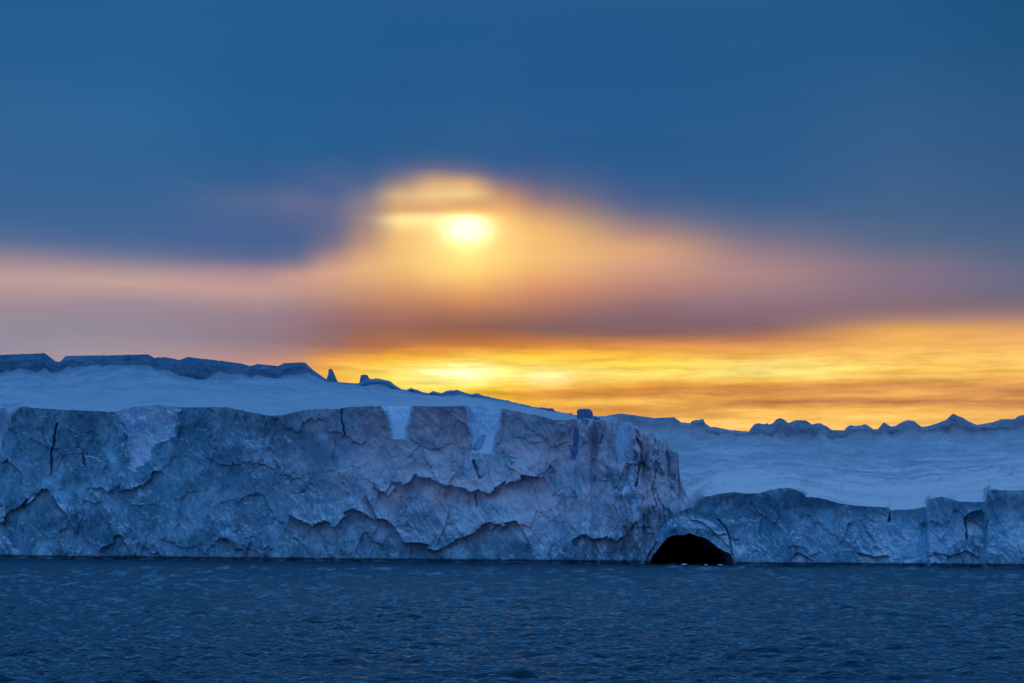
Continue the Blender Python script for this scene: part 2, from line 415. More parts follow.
# ------------------------------------------------------------------ sea
def sea():
    m, b, p, geo = material('sea_water')
    pos = geo.outputs['Position']
    bn = b.new('ShaderNodeBump')
    h = b.m('ADD', b.m('MULTIPLY', b.noise(b.scale(pos, (.4, 1, 1)), 1.2, 5, 0.6), 0.5), b.m('MULTIPLY', b.noise(b.scale(pos, (.5, 1, 1)), 3.6, 3, 0.6), 0.12))
    b.put(bn.inputs['Height'], h)
    bn.inputs['Strength'].default_value = 1.0
    bn.inputs['Distance'].default_value = 1.0
    L = m.node_tree.links
    df = b.new('ShaderNodeBsdfDiffuse'); df.inputs['Color'].default_value = (0.002, 0.034, 0.066, 1)
    gl = b.new('ShaderNodeBsdfGlossy'); gl.inputs['Color'].default_value = (0.50, 0.76, 0.86, 1); gl.inputs['Roughness'].default_value = 0.18
    # Schlick reflectance; the wave faces hide one another at grazing angles, so the cosine has a floor
    dt = b.new('ShaderNodeVectorMath', operation='DOT_PRODUCT')
    L.new(bn.outputs[0], dt.inputs[0]); L.new(geo.outputs['Incoming'], dt.inputs[1])
    c5 = b.m('POWER', b.m('SUBTRACT', 1.0, b.m('MINIMUM', b.m('MAXIMUM', dt.outputs['Value'], 0.10), 1.0)), 5.0)
    fr = b.m('ADD', 0.02, b.m('MULTIPLY', c5, 0.60))
    mx = b.new('ShaderNodeMixShader')
    for n in (df, gl): L.new(bn.outputs[0], n.inputs['Normal'])
    L.new(fr, mx.inputs[0]); L.new(df.outputs[0], mx.inputs[1]); L.new(gl.outputs[0], mx.inputs[2])
    out = [n for n in m.node_tree.nodes if n.type == 'OUTPUT_MATERIAL'][0]
    L.new(mx.outputs[0], out.inputs[0]); m.node_tree.nodes.remove(p)

    a_in = np.linspace(-17, 17, 760)
    a_out = np.concatenate([np.linspace(-180, -60, 16)[:-1], np.linspace(-60, -17, 60)[:-1]])
    A = np.radians(np.concatenate([a_out, a_in, -a_out[::-1]]))
    d = []
    dep = np.linspace(10 / 85.0, 10 / 720.0, 1000)          # even steps of depression angle where it is seen
    r = np.concatenate([np.linspace(2, 85, 40)[:-1], 10 / dep, np.geomspace(740, 45000, 40)])
    RR, AA = np.meshgrid(r, A, indexing='ij')
    X, Y = RR * np.sin(AA), RR * np.cos(AA)
    rng = np.random.default_rng(5)
    Z = np.zeros_like(X); DX = np.zeros_like(X); DY = np.zeros_like(X)
    for k in range(150):
        L = 0.5 * (6.0 / 0.5) ** rng.random()
        th = R(264) + rng.normal(0, 0.38)                   # wind drives the chop towards the lower left
        kx, ky = math.cos(th) * 2 * math.pi / L, math.sin(th) * 2 * math.pi / L
        amp = 0.0145 * L ** 0.82
        ph = kx * X + ky * Y + rng.random() * 6.283
        Z += amp * np.sin(ph)
        DX -= amp * math.cos(th) * np.cos(ph) * 0.8
        DY -= amp * math.sin(th) * np.cos(ph) * 0.8
    patch = 0.75 + 0.45 * fbm(X / 22, Y / 60, 77, 3)          # gusts
    fade = (1 - sstep(np.abs(np.degrees(AA)), 15, 20)) * (1 - sstep(RR, 700, 900)) * sstep(RR, 60, 100) * patch
    V = np.stack([X + DX * fade, Y + DY * fade, Z * fade], -1)
    o = grid_mesh('sea', V, m, None, flip=True)
    o['kind'] = 'structure'
    o['label'] = 'dark blue choppy sea in front of the ice'
sea()

# ------------------------------------------------------------------ tall iceberg
WATER = [(-300, 555.4), (0, 558.3), (300, 561.2), (512, 563.2), (650, 564.4), (740, 565.6), (1024, 567.8), (1350, 569.3)]


def plan_depth(px):
    """distance of the waterline of the ice front"""
    py = curve(WATER, px)
    dx, dy, dz = px_dir(px, py)
    return CAM_H / (-dz / dy)


LIP = [(-300, 404), (-120, 409), (-40, 404), (-6, 405), (4, 408), (10, 419), (13, 414), (22, 406), (34, 408), (70, 410), (117, 412), (121, 410),
       (135, 406.5), (160, 405), (180, 407), (184, 407.5), (205, 407.2), (226, 407), (240, 410), (255, 413), (270, 416), (285, 415), (297, 411.5),
       (308, 410), (320, 409), (340, 409), (346, 407), (372, 406.2), (382, 406), (412, 406), (440, 406.5), (467, 405.5), (485, 405), (503, 409),
       (520, 412), (540, 416), (555, 420), (566, 420), (575, 419), (578, 419), (590, 419), (597, 421), (601, 420), (610, 421), (617, 422.5), (620, 428), (630, 425),
       (634, 427.5), (640, 431), (649, 434.5), (651, 433), (655, 438), (666, 442.5), (669, 448), (673, 452), (677, 455.5), (678.5, 460), (679.5, 478), (683, 490), (688, 499), (693, 508), (704, 530)]
SKYLINE = [(-300, 352), (-200, 356), (-90, 350), (0, 355), (15, 354.3), (45, 353.2), (50, 357), (55, 361), (60, 362), (66, 356), (85, 355.5), (110, 355.3), (148, 354.2), (155, 358), (160, 357.3), (165, 357), (180, 360), (188, 357),
           (200, 358.5), (215, 360), (240, 363.2), (250, 366), (258, 364), (278, 366), (285, 363), (305, 362.3), (309, 366), (313, 370), (322, 376), (328, 380.5), (338, 382), (358, 383.5), (361, 382), (367, 379),
           (378, 378.5), (390, 381), (396, 386), (401, 389), (406, 390), (411, 388), (420, 391), (428, 393.5), (433, 391), (441, 393), (448, 390.5), (457, 390), (470, 394), (477, 393.2), (485, 396), (500, 399), (510, 401), (517, 403), (535, 407), (553, 408.5),
           (555, 411), (575, 415), (592, 417), (600, 419.5), (704, 420)]

ARCH_TOP = [(640, 562), (645, 551), (650, 541), (656, 533), (663, 526), (670, 519), (676, 513.5), (690, 508)]

CHUTES = [   # (left edge, right edge) as (py, px) lists; recess depth in metres
    dict(l=[(402, -14), (470, -14)], r=[(402, 6), (416, 11), (430, 6), (450, 2), (470, -5)], d=11.0),
    dict(l=[(400, 116), (412, 119), (440, 126), (455, 127), (470, 130)], r=[(400, 184), (410, 180), (434, 176), (441, 162), (445, 153), (456, 152), (470, 135)], d=11.0),
    dict(l=[(400, 379), (410, 385), (425, 390), (438, 393)], r=[(400, 415), (408, 412), (418, 408), (430, 407), (438, 405)], d=13.0),
    dict(l=[(400, 465), (410, 468), (430, 470), (452, 471.5)], r=[(400, 504), (410, 502), (430, 497), (452, 492)], d=15.0),
    dict(l=[(415, 613), (430, 615), (445, 614), (465, 617)], r=[(415, 628), (430, 631), (445, 629), (455, 625), (465, 621)], d=11.0),
    dict(l=[(478, 628), (492, 622), (510, 620), (527, 635)], r=[(478, 634), (490, 639), (510, 641), (527, 639)], d=0.0),
]
LEDGES = [   # broken lower edge of an overhanging shell: polyline, recess below it, reach downward in px
    ([(-30, 518), (0, 522), (8, 514), (20, 508), (30, 500), (42, 488), (50, 492), (58, 505), (66, 517), (73, 527)], 2.6, 40),
    ([(88, 491), (100, 487), (108, 494), (120, 491), (136, 488), (150, 478), (162, 470)], 1.5, 20),
    ([(98, 557), (106, 545), (113, 537), (121, 536), (128, 548), (131, 557)], 1.5, 30),
    ([(160, 540), (172, 543), (180, 546), (196, 545), (206, 552), (211, 544), (220, 536), (229, 541), (236, 552), (250, 547), (262, 552), (272, 546)], 1.0, 20),
    ([(288, 513), (297, 518), (306, 521), (313, 526), (320, 523), (333, 527), (342, 518), (350, 513), (358, 511), (366, 517), (373, 520)], 2.4, 34),
    ([(312, 526), (322, 535), (330, 546)], 1.2, 24),
    ([(366, 496), (372, 508), (376, 518), (386, 519), (393, 524), (399, 535), (404, 545), (412, 545), (424, 544), (434, 549), (442, 549), (460, 540), (475, 532), (487, 523)], 2.2, 30),
    ([(376, 487), (386, 494), (393, 486), (404, 484), (415, 476), (428, 477), (440, 485), (454, 487), (462, 489), (471, 494), (480, 493), (490, 494), (500, 489), (512, 480), (523, 476), (535, 478), (543, 474), (552, 468), (557, 474)], 3.2, 34),
    ([(487, 523), (497, 527), (510, 522), (517, 522), (524, 533), (531, 547), (536, 560)], 2.0, 36),
    ([(572, 541), (580, 537), (586, 536), (596, 544), (604, 541), (609, 537), (618, 542), (626, 536), (634, 525), (641, 521)], 2.2, 26),
    ([(160, 470), (166, 462), (178, 458), (190, 452)], 0.5, 14),
    ([(30, 440), (50, 446), (62, 452), (78, 449), (92, 455)], 0.5, 16),
    ([(205, 455), (220, 462), (238, 466), (255, 461), (276, 470), (290, 476)], 0.5, 20),
    ([(512, 436), (530, 443), (548, 440), (560, 452)], 0.5, 16),
    ([(410, 440), (424, 446), (440, 450), (455, 444), (466, 456)], 0.5, 16),
]
CRACKS = [   # polyline (px, py), half width px, depth m
    ([(57, 424), (54, 440), (52, 450), (51, 474)], 1.0, 3.0),
    ([(83, 454), (84, 462), (85, 468)], 1.3, 2.2),
    ([(342, 409), (342, 420), (345, 436)], 0.9, 3.0),
    ([(474, 461), (476, 468), (479, 478)], 1.3, 3.0),
    ([(476, 494), (477, 506)], 0.8, 2.0),
    ([(636, 437), (641, 448), (642, 462), (638, 474), (636, 486)], 1.2, 3.2),
    ([(598, 424), (603, 432), (600, 444)], 1.0, 1.6),
    ([(656, 470), (652, 490), (656, 508)], 1.0, 1.6),
]
BUTTRESS = [   # smooth vertical headlands: centre px, half width, outward m
    (62, 50, 2.0), (225, 40, 2.5), (350, 32, 2.0), (440, 28, 2.5), (530, 26, 2.5), (570, 5, 1.8), (585, 7, 4.0), (603, 6, 3.0), (622, 4, 1.5), (637, 5, 3.2), (657, 10, 4.0), (672, 5, 2.0)]


def seg_dist(px, py, pts):
    best = np.full(np.shape(px), 1e9)
    for (x0, y0), (x1, y1) in zip(pts[:-1], pts[1:]):
        dx, dy = x1 - x0, y1 - y0
        t = np.clip(((px - x0) * dx + (py - y0) * dy) / (dx * dx + dy * dy), 0, 1)
        best = np.minimum(best, np.hypot(px - x0 - t * dx, py - y0 - t * dy))
    return best


def span_mask(px, py, c, soft=2.0):
    l = np.interp(py, [p[0] for p in c['l']], [p[1] for p in c['l']])
    r = np.interp(py, [p[0] for p in c['r']], [p[1] for p in c['r']])
    y1 = c['l'][-1][0]
    return np.clip(np.minimum(np.minimum(px - l, r - px), (y1 - py) * 0.8) / soft + 0.5, 0, 1)


def shards(x, y, seed, tilt=0.6):
    """broken faces: each cell of an irregular net has a level and a slope of its own, with a sharp step to the next"""
    x0, y0 = np.floor(x), np.floor(y)
    best = np.full(np.shape(x), 1e9); val = np.zeros(np.shape(x))
    for i in (-1, 0, 1):
        for j in (-1, 0, 1):
            cx, cy = x0 + i, y0 + j
            dx = x - (cx + _hash(cx, cy, seed)); dy = y - (cy + _hash(cx, cy, seed + 1))
            d = np.abs(dx) * 0.9 + np.abs(dy) * 0.75 + 0.35 * np.hypot(dx, dy)
            h = (_hash(cx, cy, seed + 2) - .5) + tilt * ((_hash(cx, cy, seed + 3) - .5) * dx + (_hash(cx, cy, seed + 4) - .5) * dy)
            val = np.where(d < best, h, val); best = np.minimum(best, d)
    return val


def ice_relief(S, Z, PX, PY, seed, flute=0.0, mega=1.0):
    """outward relief in metres over along-cliff metres S and height Z"""
    wx = 2.2 * fbm(S / 9, Z / 9, seed + 1, 3); wz = 2.2 * fbm(S / 9, Z / 9, seed + 2, 3)
    s, z = S + wx, Z + wz
    o = mega * 2.6 * fbm(s / 34, z / 46, seed + 3, 3)
    o += 4.0 * scallop(s / 13 + z / 40, z / 16, seed + 10, 0.9, 0.55, 0.5)
    w2 = 0.5 * fbm(S / 2.5, Z / 2.5, seed + 60, 3)
    rough_ = sstep(fbm(S / 16 + Z / 30, Z / 14, seed + 80, 3), -0.35, 0.45)     # smooth broken faces here, rubbly ice there
    o += 1.2 * shards((S + 0.35 * Z) / 9.5 + 0.25 * w2, (Z - 0.2 * S) / 12 + 0.25 * w2, seed + 61, 1.8)
    o += (0.12 + 0.38 * rough_) * shards((S - 0.25 * Z) / 3.8 + 0.4 * w2, (Z + 0.3 * S) / 5.0 + 0.4 * w2, seed + 66, 2.0)
    o += (0.03 + 0.25 * rough_) * shards((S + 0.2 * Z) / 1.6 + 0.4 * w2, Z / 2.2 + 0.4 * w2, seed + 71, 2.0)
    o += 1.2 * scallop(s / 5.0 - z / 22, z / 6.5, seed + 20, 1.0, 0.6, 0.5)
    o += 0.45 * scallop(s / 1.9, z / 2.4, seed + 30, 1.3, 0.7, 0.7)
    o += (0.3 + 0.5 * rough_) * fbm(s / 3.2, z / 4.0, seed + 40, 5, 0.62)
    o += 0.5 * fbm((s + z * 0.5) / 2.2, (z - s * 0.4) / 9.0, seed + 45, 4, 0.55, ridged=True)
    o += (0.25 + flute) * 1.9 * fbm(s / 2.9, z / 24, seed + 50, 4, 0.55, ridged=True)
    return o


SURF = {}


def make_tall():
    seed = 100
    root = thing('iceberg', 'tall wide iceberg with sheer fissured cliff, flat snowy top and dark slab skyline', 'iceberg',
                 (0.0, float(plan_depth(300.)), 0.0))
    px = np.concatenate([np.linspace(-300, -16, 110)[:-1], np.arange(-16, 704.1, 0.62)])
    n_r = 270
    lip = curve(LIP, px) + 0.7 * fbm(px / 7, px * 0, 5, 3) + 0.35 * fbm(px / 2.2, px * 0, 6, 2)
    base = curve(WATER, px) + 2.0
    hidden = px > 641                        # this end stands on the arch of the lower berg
    base = np.where(hidden, np.minimum(base, curve(ARCH_TOP, px) + 9), base)
    base = np.maximum(base, lip + 4)
    v = np.linspace(0, 1, n_r)[:, None]
    PX = np.repeat(px[None], n_r, 0)
    PY = base[None] + (lip - base)[None] * v
    Y0 = plan_depth(px)
    Y0 = Y0 + 22 * sstep(px, 640, 704)         # the right end turns away
    Y0 = Y0[None]
    zref = np.clip((curve(WATER, px)[None] - PY) / 155.0, 0, 1.1)
    Yp = Y0 + 10.0 * sstep(zref, -0.1, 0.85) - 1.5 * sstep(zref, 0.8, 1.05)    # leans back below a sheer upper band
    X, Z = at(PX, PY, Yp)
    S = X * 1.02
    rugged = 0.75 + 0.5 * sstep(PX, 590, 640)
    o = ice_relief(S, Z, PX, PY, seed, flute=0.15 + 0.85 * sstep(PX, 540, 600))
    o = o * rugged
    for c, hw, d in BUTTRESS:
        o += d * np.exp(-((PX - c) / hw) ** 4) * (0.45 + 0.55 * zref)
    bk = shards(S / 3.2 + 0.2 * fbm(S / 2, Z / 2, 305, 2), Z / 4.5, 303, 1.0)
    jx = PX + 1.2 * fbm(S / 3, Z / 3, 301, 3) + 3.0 * bk; jy = PY + 1.0 * fbm(S / 2.5, Z / 2.5, 302, 3) + 6.0 * bk
    vf = perlin(S / 7 + 0.25 * fbm(S / 5, Z / 5, 370, 3), Z / 34, 371)
    vmask = sstep(fbm(S / 20, Z / 16, 372, 2), 0.0, 0.35)
    o -= 0.6 * vmask * np.exp(-(vf / 0.045) ** 2)
    vf = perlin(S / 3.2 + 0.25 * fbm(S / 3, Z / 3, 374, 3) + 0.12 * Z, Z / 16, 375)
    o -= 0.25 * sstep(fbm(S / 12, Z / 10, 376, 2), 0.0, 0.3) * np.exp(-(vf / 0.07) ** 2)
    smooth_o = o * 0 + 2.0 * fbm(S / 34, Z / 46, seed + 3, 3)
    for pts, d, reach in LEDGES:
        p = np.array(pts)
        cy = np.interp(jx, p[:, 0], p[:, 1])
        win = sstep(jx, p[0, 0] - 3, p[0, 0] + 5) * (1 - sstep(jx, p[-1, 0] - 5, p[-1, 0] + 3))
        below = jy - cy
        win = win * np.clip(0.75 + 0.9 * fbm(S / 6, Z / 6, 390 + int(p[0, 0]) % 97, 2), 0.15, 1.5)
        o -= 0.72 * win * d * sstep(below, -0.6, 1.4) * np.exp(-np.clip(below, 0, None) / reach)
        o += win * 0.85 * d * (1 - sstep(below, -0.3, 0.5)) * np.exp(np.clip(below, None, 0) / 13.0)
    for pts, hw, d in CRACKS:
        q = seg_dist(PX + 2.2 * fbm(Z / 3, S / 30, 310, 4, .6), PY, pts)
        hw = hw * np.clip(0.8 + 1.1 * fbm(Z / 3, S / 30, 312, 3), 0.25, 2)
        o -= d * (1 - sstep(q, hw * 0.4, hw * 1.6))
    masks = []
    chute_o = []
    for k, c in enumerate(CHUTES):
        jag = (3.0, 6.0, 4.5, 2.6, 3.0, 3.5)[k]
        cx = PX + jag * fbm(S / 3.5, Z / 3.5, 320 + k, 4, 0.6); cy = PY + jag * 0.8 * fbm(S / 3.5, Z / 3.5, 340 + k, 4, 0.6)
        mk = span_mask(cx, cy, c, 2.4)
        top, bot = c['l'][0][0], c['l'][-1][0]
        t = np.clip((PY - 405) / (bot - 405), 0, 1)
        rec = c['d'] * (1 - t) ** 0.8
        so = smooth_o - rec + (0.9 if c['d'] else 1.6)
        rough = 1.1 * fbm(S / 5, Z / 6, 350 + k, 5, .55) + (0.9 * fbm(S / 2.4, Z / 4, 360, 4, 0.6) * sstep(450 - PY, 0, 25) if k == 1 else 0)
        so = so + rough
        if c['d']: o = np.where(mk > 0.02, o * (1 - mk) + (so - 0.7) * mk, o)
        masks.append(mk); chute_o.append(so)
    # wave-cut notch along the waterline
    o -= 1.4 * (1 - sstep(Z, 0.2, 1.1)) * (1 - hidden[None])
    Yf = Yp - o
    X, Z = at(PX, PY, Yf)
    V = np.stack([X, Yf, Z], -1)
    SURF.update(px=px, PY=PY, Y=Yf)
    cliff = grid_mesh('cliff', V, ICE, root)
    for k, (mk, so) in enumerate(zip(masks, chute_o)):
        off = 0.25 + 1.4 * (mk < 0.9) * (0.9 - mk)
        Yc = Yp - so + off
        if CHUTES[k]['d'] == 0: Yc = Yf - 0.5 * (mk > .6) + 1.0 * (mk <= .6)
        xc, zc = at(PX, PY, Yc)
        Vc = np.stack([xc, Yc, zc], -1)
        keep = (mk[:-1, :-1] > 0.3) & (mk[1:, 1:] > 0.3) & (PX[:-1, :-1] > -300)
        ob = grid_mesh('snow_chute' if CHUTES[k]['d'] else 'snow_patch', Vc, SNOWM, root, keep=keep)
    # ---- snow cap: rises from the lip to the skyline, then falls away behind
    cp = px <= 704
    top = V[-1]
    sky_py = curve(SKYLINE, px) + 0.5 * fbm(px / 5, px * 0, 15, 3) * (1 + 0.6 * (px > 380))
    rise = px < 597
    sky_py = np.where(rise, np.minimum(sky_py, lip - 1.5), lip + 2.5)
    Yr = Y0[0] + 330 - 285 * sstep(px, 530, 606)
    steep = curve([(-300, 16), (0, 17), (52, 15), (70, 12), (150, 11), (170, 14), (185, 24), (205, 20), (220, 11), (300, 13), (315, 6), (330, 3), (365, 7), (395, 6), (410, 4), (560, 3), (597, 2)], px)
    nt_, ns_, nb_ = 110, 26, 10
    rows = []
    def smooth(a, sig):
        k = np.arange(-int(3 * sig), int(3 * sig) + 1); g = np.exp(-k ** 2 / (2 * sig ** 2)); g /= g.sum()
        gx = np.linspace(px[0], px[-1], 1800)
        q = np.convolve(np.pad(np.interp(gx, px, a), len(k) // 2, mode='edge'), g, 'valid')
        return np.interp(px, gx, q)
    py_s = sky_py + np.minimum(steep, np.maximum(lip - sky_py, 0) * 0.6)
    irr = smooth(4.5 * fbm(px / 24, px * 0, 19, 3) + 2.0 * fbm(px / 8, px * 0, 18, 2), 1.2)
    py_s = smooth(py_s, 2.0) + irr * np.clip(steep / 12, 0.1, 1)
    py_s = np.clip(py_s, sky_py + 0.8, np.maximum(lip - 2, sky_py + 0.8))
    w_r = sstep(px, 560, 597)
    lip_f, py_f, topy_f = [smooth(a, 45) * (1 - w_r) + a * w_r for a in (lip, py_s, top[:, 1])]
    lip_1 = smooth(lip, 5)
    for i in range(1, nt_ + 1):
        t = i / nt_
        a_, b_ = sstep(t, 0, .16), sstep(t, .85, 1.0)
        a1 = sstep(t, 0, .035); L_ = (lip + (lip_1 - lip) * a1); L_ = L_ + (lip_f - L_) * a_
        P_ = py_f + (py_s - py_f) * b_
        pp = L_ + (P_ - L_) * (1 - (1 - t) ** 1.25)
        y0_ = top[:, 1] + (topy_f - top[:, 1]) * a_
        yy = y0_ + (Yr - y0_) * (1 - (1 - t) ** 2.2)
        x, z = at(px, pp, yy)
        z = z + sstep(t, 0.0, 0.2) * (1.5 * fbm(x / 20, yy / 24, 201, 5, .55) + 0.9 * fbm(x / 11, yy / 14, 207, 4, .55, ridged=True) + 1.8 * fbm(x / 70, yy / 45, 203, 3)) * (1 - sstep(t, .9, 1) * 0.5)
        rows.append(np.stack([x, yy, z], -1))
    for i in range(1, ns_ + 1):
        t = i / ns_
        pp = py_s + (sky_py - py_s) * t
        yy = Yr + 3 * t
        x, z = at(px, pp, yy)
        yy = yy - 2.5 * scallop(x / 26, z / 22, 220, 1.0, .4, .8) * math.sin(math.pi * min(t * 1.0, 0.9)) - 2.0 * fbm(x / 6, z / 5, 221, 4, .6) * math.sin(math.pi * min(t, .85))
        rows.append(np.stack([x, yy, z], -1))
    last = rows[-1]
    for i in range(1, nb_ + 1):
        t = i / nb_
        b_ = last.copy(); b_[:, 1] += 140 * t; b_[:, 0] *= 1 + 0.1 * t
        b_[:, 2] = last[:, 2] * (1 - t ** 1.5) - 2 * t
        rows.append(b_)
    G = np.stack([top] + rows, 0)
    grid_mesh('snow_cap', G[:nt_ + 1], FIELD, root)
    grid_mesh('ice_ridge', G[nt_:], RIDGE, root)
    # right-hand end wall, back into the ice
    e = V[:, -1]
    endw = np.stack([e + np.array([0.2 * k, 5.0 * k, 0]) for k in range(12)], 1)
    grid_mesh('end_wall', endw, ICE, root)
    return root, px, top


def lump(name, px, py_base, Yd, half_w, height, mat, parent, seed, prof, thick=0.7, n=44):
    """a rough standing block: prof = half-width factor against height 0..1, with an offset of the axis"""
    x0, z0 = at(px, py_base, Yd)
    x0, z0 = float(x0), float(z0)
    mpp = Yd / FPX
    hw, H = half_w * mpp, height * mpp
    th = np.linspace(0, 2 * math.pi, 41)[None]
    t = np.linspace(-0.35, 1.0, n)[:, None]
    tt = np.clip(t, 0, 1)
    p = np.array(prof)
    wd = np.interp(tt, p[:, 0], p[:, 1]); ax = np.interp(tt, p[:, 0], p[:, 2])
    cap = np.sqrt(np.clip(1 - sstep(t, 0.93, 1.0), 0, 1))
    rr = wd * cap
    nz = 1 + 0.22 * fbm(np.cos(th) * 1.6 + np.sin(th) * .7 + seed, t * 4 + np.sin(th) * 1.6, seed, 4, .6)
    X = x0 + hw * (ax + rr * np.cos(th) * nz)
    Y = Yd + hw * thick * rr * np.sin(th) * nz
    Z = z0 + H * t + 0 * th
    return grid_mesh(name, np.stack([X, Y, Z], -1), mat, parent)


tall, tpx, ttop = make_tall()
YR = float(plan_depth(331.)) + 335
lump('pinnacle', 331.5, 381, YR, 6.0, 12.5, RIDGE, tall, 3, [(0, 1.0, 0.0), (.25, .75, .0), (.55, .52, -.05), (.8, .40, -.12), (1, .22, -.2)])
lump('boulder_block', 365.5, 382, YR + 2, 6.5, 7.5, RIDGE, tall, 5, [(0, 1.1, 0.2), (.35, .8, .0), (.6, .62, -.15), (.85, .55, -.2), (1, .4, -.2)])
lump('boulder_block', 585, 420, float(plan_depth(585.)) + 16, 8.5, 11.5, RIDGE, tall, 7, [(0, 1.0, 0.0), (.3, .95, .02), (.6, .9, .0), (.85, .8, -.05), (1, .6, -.1)])
lump('boulder_block', 596.5, 424, float(plan_depth(596.)) + 12, 4.5, 7.5, RIDGE, tall, 9, [(0, 1.0, 0.0), (.6, .8, .0), (1, .5, 0)])
lump('boulder_block', 675, 468, float(plan_depth(675.)) + 14, 4.2, 17, ICE, tall, 12, [(0, 1.0, -.4), (.3, .7, -.3), (.5, .8, .1), (.8, .75, .2), (1, .4, 0)])
lump('pinnacle', 633, 436, float(plan_depth(633.)) + 2, 2.6, 9.5, ICE, tall, 14, [(0, 1.1, 0.0), (.5, .8, .0), (1, .5, -.2)])
lump('pinnacle', 651, 442, float(plan_depth(651.)) + 4, 2.5, 9.5, ICE, tall, 15, [(0, 1.1, 0.2), (.5, .7, .0), (1, .35, -.3)])


def vein(px0, py0, px1, py1, w0, w1, seed, Yoff):
    """a lens of clear blue ice set in the cliff"""
    n, k = 26, 9
    t = np.linspace(0, 1, n)[:, None]; u = np.linspace(-1, 1, k)[None]
    cx = px0 + (px1 - px0) * t; cy = py0 + (py1 - py0) * t
    hw = (w0 + (w1 - w0) * t) * np.clip(np.sin(math.pi * np.clip(t * .96 + .02, 0, 1)) * 4, 0, 1) ** .5 * (1 + 0.7 * fbm(t * 4 + seed, t * 0, seed, 3))
    cx = cx + w0 * 0.35 * fbm(t * 3 + seed, t * 0 + 5, seed + 1, 3)
    PXv = cx + hw * u; PYv = cy + 0 * u
    ci = np.clip(np.searchsorted(SURF['px'], PXv), 0, len(SURF['px']) - 1)
    rows = np.abs(SURF['PY'][:, ci] - PYv[None]).argmin(0)
    Yv = SURF['Y'][rows, ci]
    Yv = 0.5 * Yv + 0.5 * Yv.mean(1, keepdims=True) - 0.25 + 0.9 * u ** 4 + Yoff
    x, z = at(PXv, PYv, Yv)
    grid_mesh('blue_ice_vein', np.stack([x, Yv, z], -1), BLUE, tall, flip=True)


# ------------------------------------------------------------------ low iceberg with the cave
LIP2 = [(640, 562), (645, 551), (650, 541), (656, 533), (663, 526), (670, 518.5), (676, 513), (684, 510), (690, 508), (697, 506.5), (699, 501), (704, 496.5), (712, 495.5), (718, 494), (722, 493.5), (735, 492), (744, 493.5), (760, 493), (770, 490), (780, 488), (790, 488), (797, 490), (803, 493),
        (806, 497), (812, 497), (825, 499), (838, 503), (860, 506), (888, 507.5), (890, 510), (905, 509.5), (915, 509), (924, 507), (928, 509), (930, 501), (926.1, 500), (940, 496.8), (947, 497.5), (958, 501.5), (975, 502), (986, 501.5), (987.5, 491), (993, 489), (1000, 490), (1010, 490.5), (1024, 490), (1080, 486), (1140, 494), (1200, 490), (1350, 496)]
LIP2 = sorted(LIP2)
LIP2 = [p for p in LIP2 if p not in [(926.1, 500), (928, 509), (930, 501)]] + [(926.5, 508.5), (928.0, 499.0)]
LIP2 = sorted(LIP2)
ARCH = [(648.5, 567), (650, 561), (653, 555), (660, 545.5), (668, 538.5), (678, 534.3), (690, 533.6), (700, 536), (708, 540.5), (716, 545.5), (724, 550), (730, 554), (733, 559), (735.5, 567)]
SKY2 = [(520, 421), (570, 420), (597, 421), (602, 417), (610, 415), (620, 413.5), (625, 414), (640, 416), (655, 418), (668, 417.3), (674, 417), (681, 422), (690, 423), (692, 421), (696, 420), (701, 419.5), (703, 419), (705, 423), (710, 427), (715, 427), (730, 430), (749, 431.5), (751, 428), (754, 424.5), (758, 423), (762, 424), (765, 424), (767, 423), (769, 424.5), (773, 423),
        (776, 419.5), (780, 418), (784, 419.5), (788, 423), (792, 421.5), (797, 420), (806, 420.5), (812, 424.5), (815, 423.5), (820, 423), (827, 426.5), (832, 430), (845, 430.5), (847, 427), (850, 425), (853, 425.5), (857, 426), (862, 425), (865, 424), (869, 426), (873, 429), (880, 429.3), (882, 425), (884, 422), (887, 424), (891, 426.5), (895, 426), (902, 422), (908, 420), (914, 421),
        (922, 427), (930, 425.5), (938, 423), (947, 419.5), (950, 416), (952.5, 413.8), (957, 415.5), (963, 418), (969, 422), (977, 425), (985, 423.5), (993, 422), (1000, 419.5), (1006, 419), (1015, 419), (1018, 416), (1024, 415), (1040, 413), (1090, 420), (1160, 414), (1250, 421), (1350, 416)]
STEEP2 = [(520, 4), (600, 7), (670, 6), (700, 9), (735, 5), (748, 4), (755, 13), (800, 15), (835, 9), (850, 7), (880, 7), (905, 10), (925, 7), (950, 12), (980, 7), (1020, 10), (1350, 10)]
LEDGES2 = [
    ([(858, 553), (866, 555), (876, 557), (888, 555), (890, 561)], 2.0, 12),
    ([(790, 560), (797, 552), (806, 556), (812, 561)], 1.2, 10),
    ([(690, 520), (702, 522), (712, 530), (722, 540), (730, 548), (733, 556)], 1.6, 14),
    ([(964, 517), (972, 512), (982, 510), (986, 514)], 2.6, 30),
    ([(925, 559), (935, 552), (950, 556), (966, 550), (980, 558)], 1.2, 12),
]
CRACKS2 = [
    ([(889, 508), (890, 518), (889, 522)], 1.0, 3.0),
    ([(718, 520), (728, 530), (731, 545), (733, 556)], 0.9, 2.0),
    ([(675, 512), (673, 518), (672, 525)], 1.4, 3.5),
    ([(966, 518), (967, 540)], 0.9, 2.2),
]


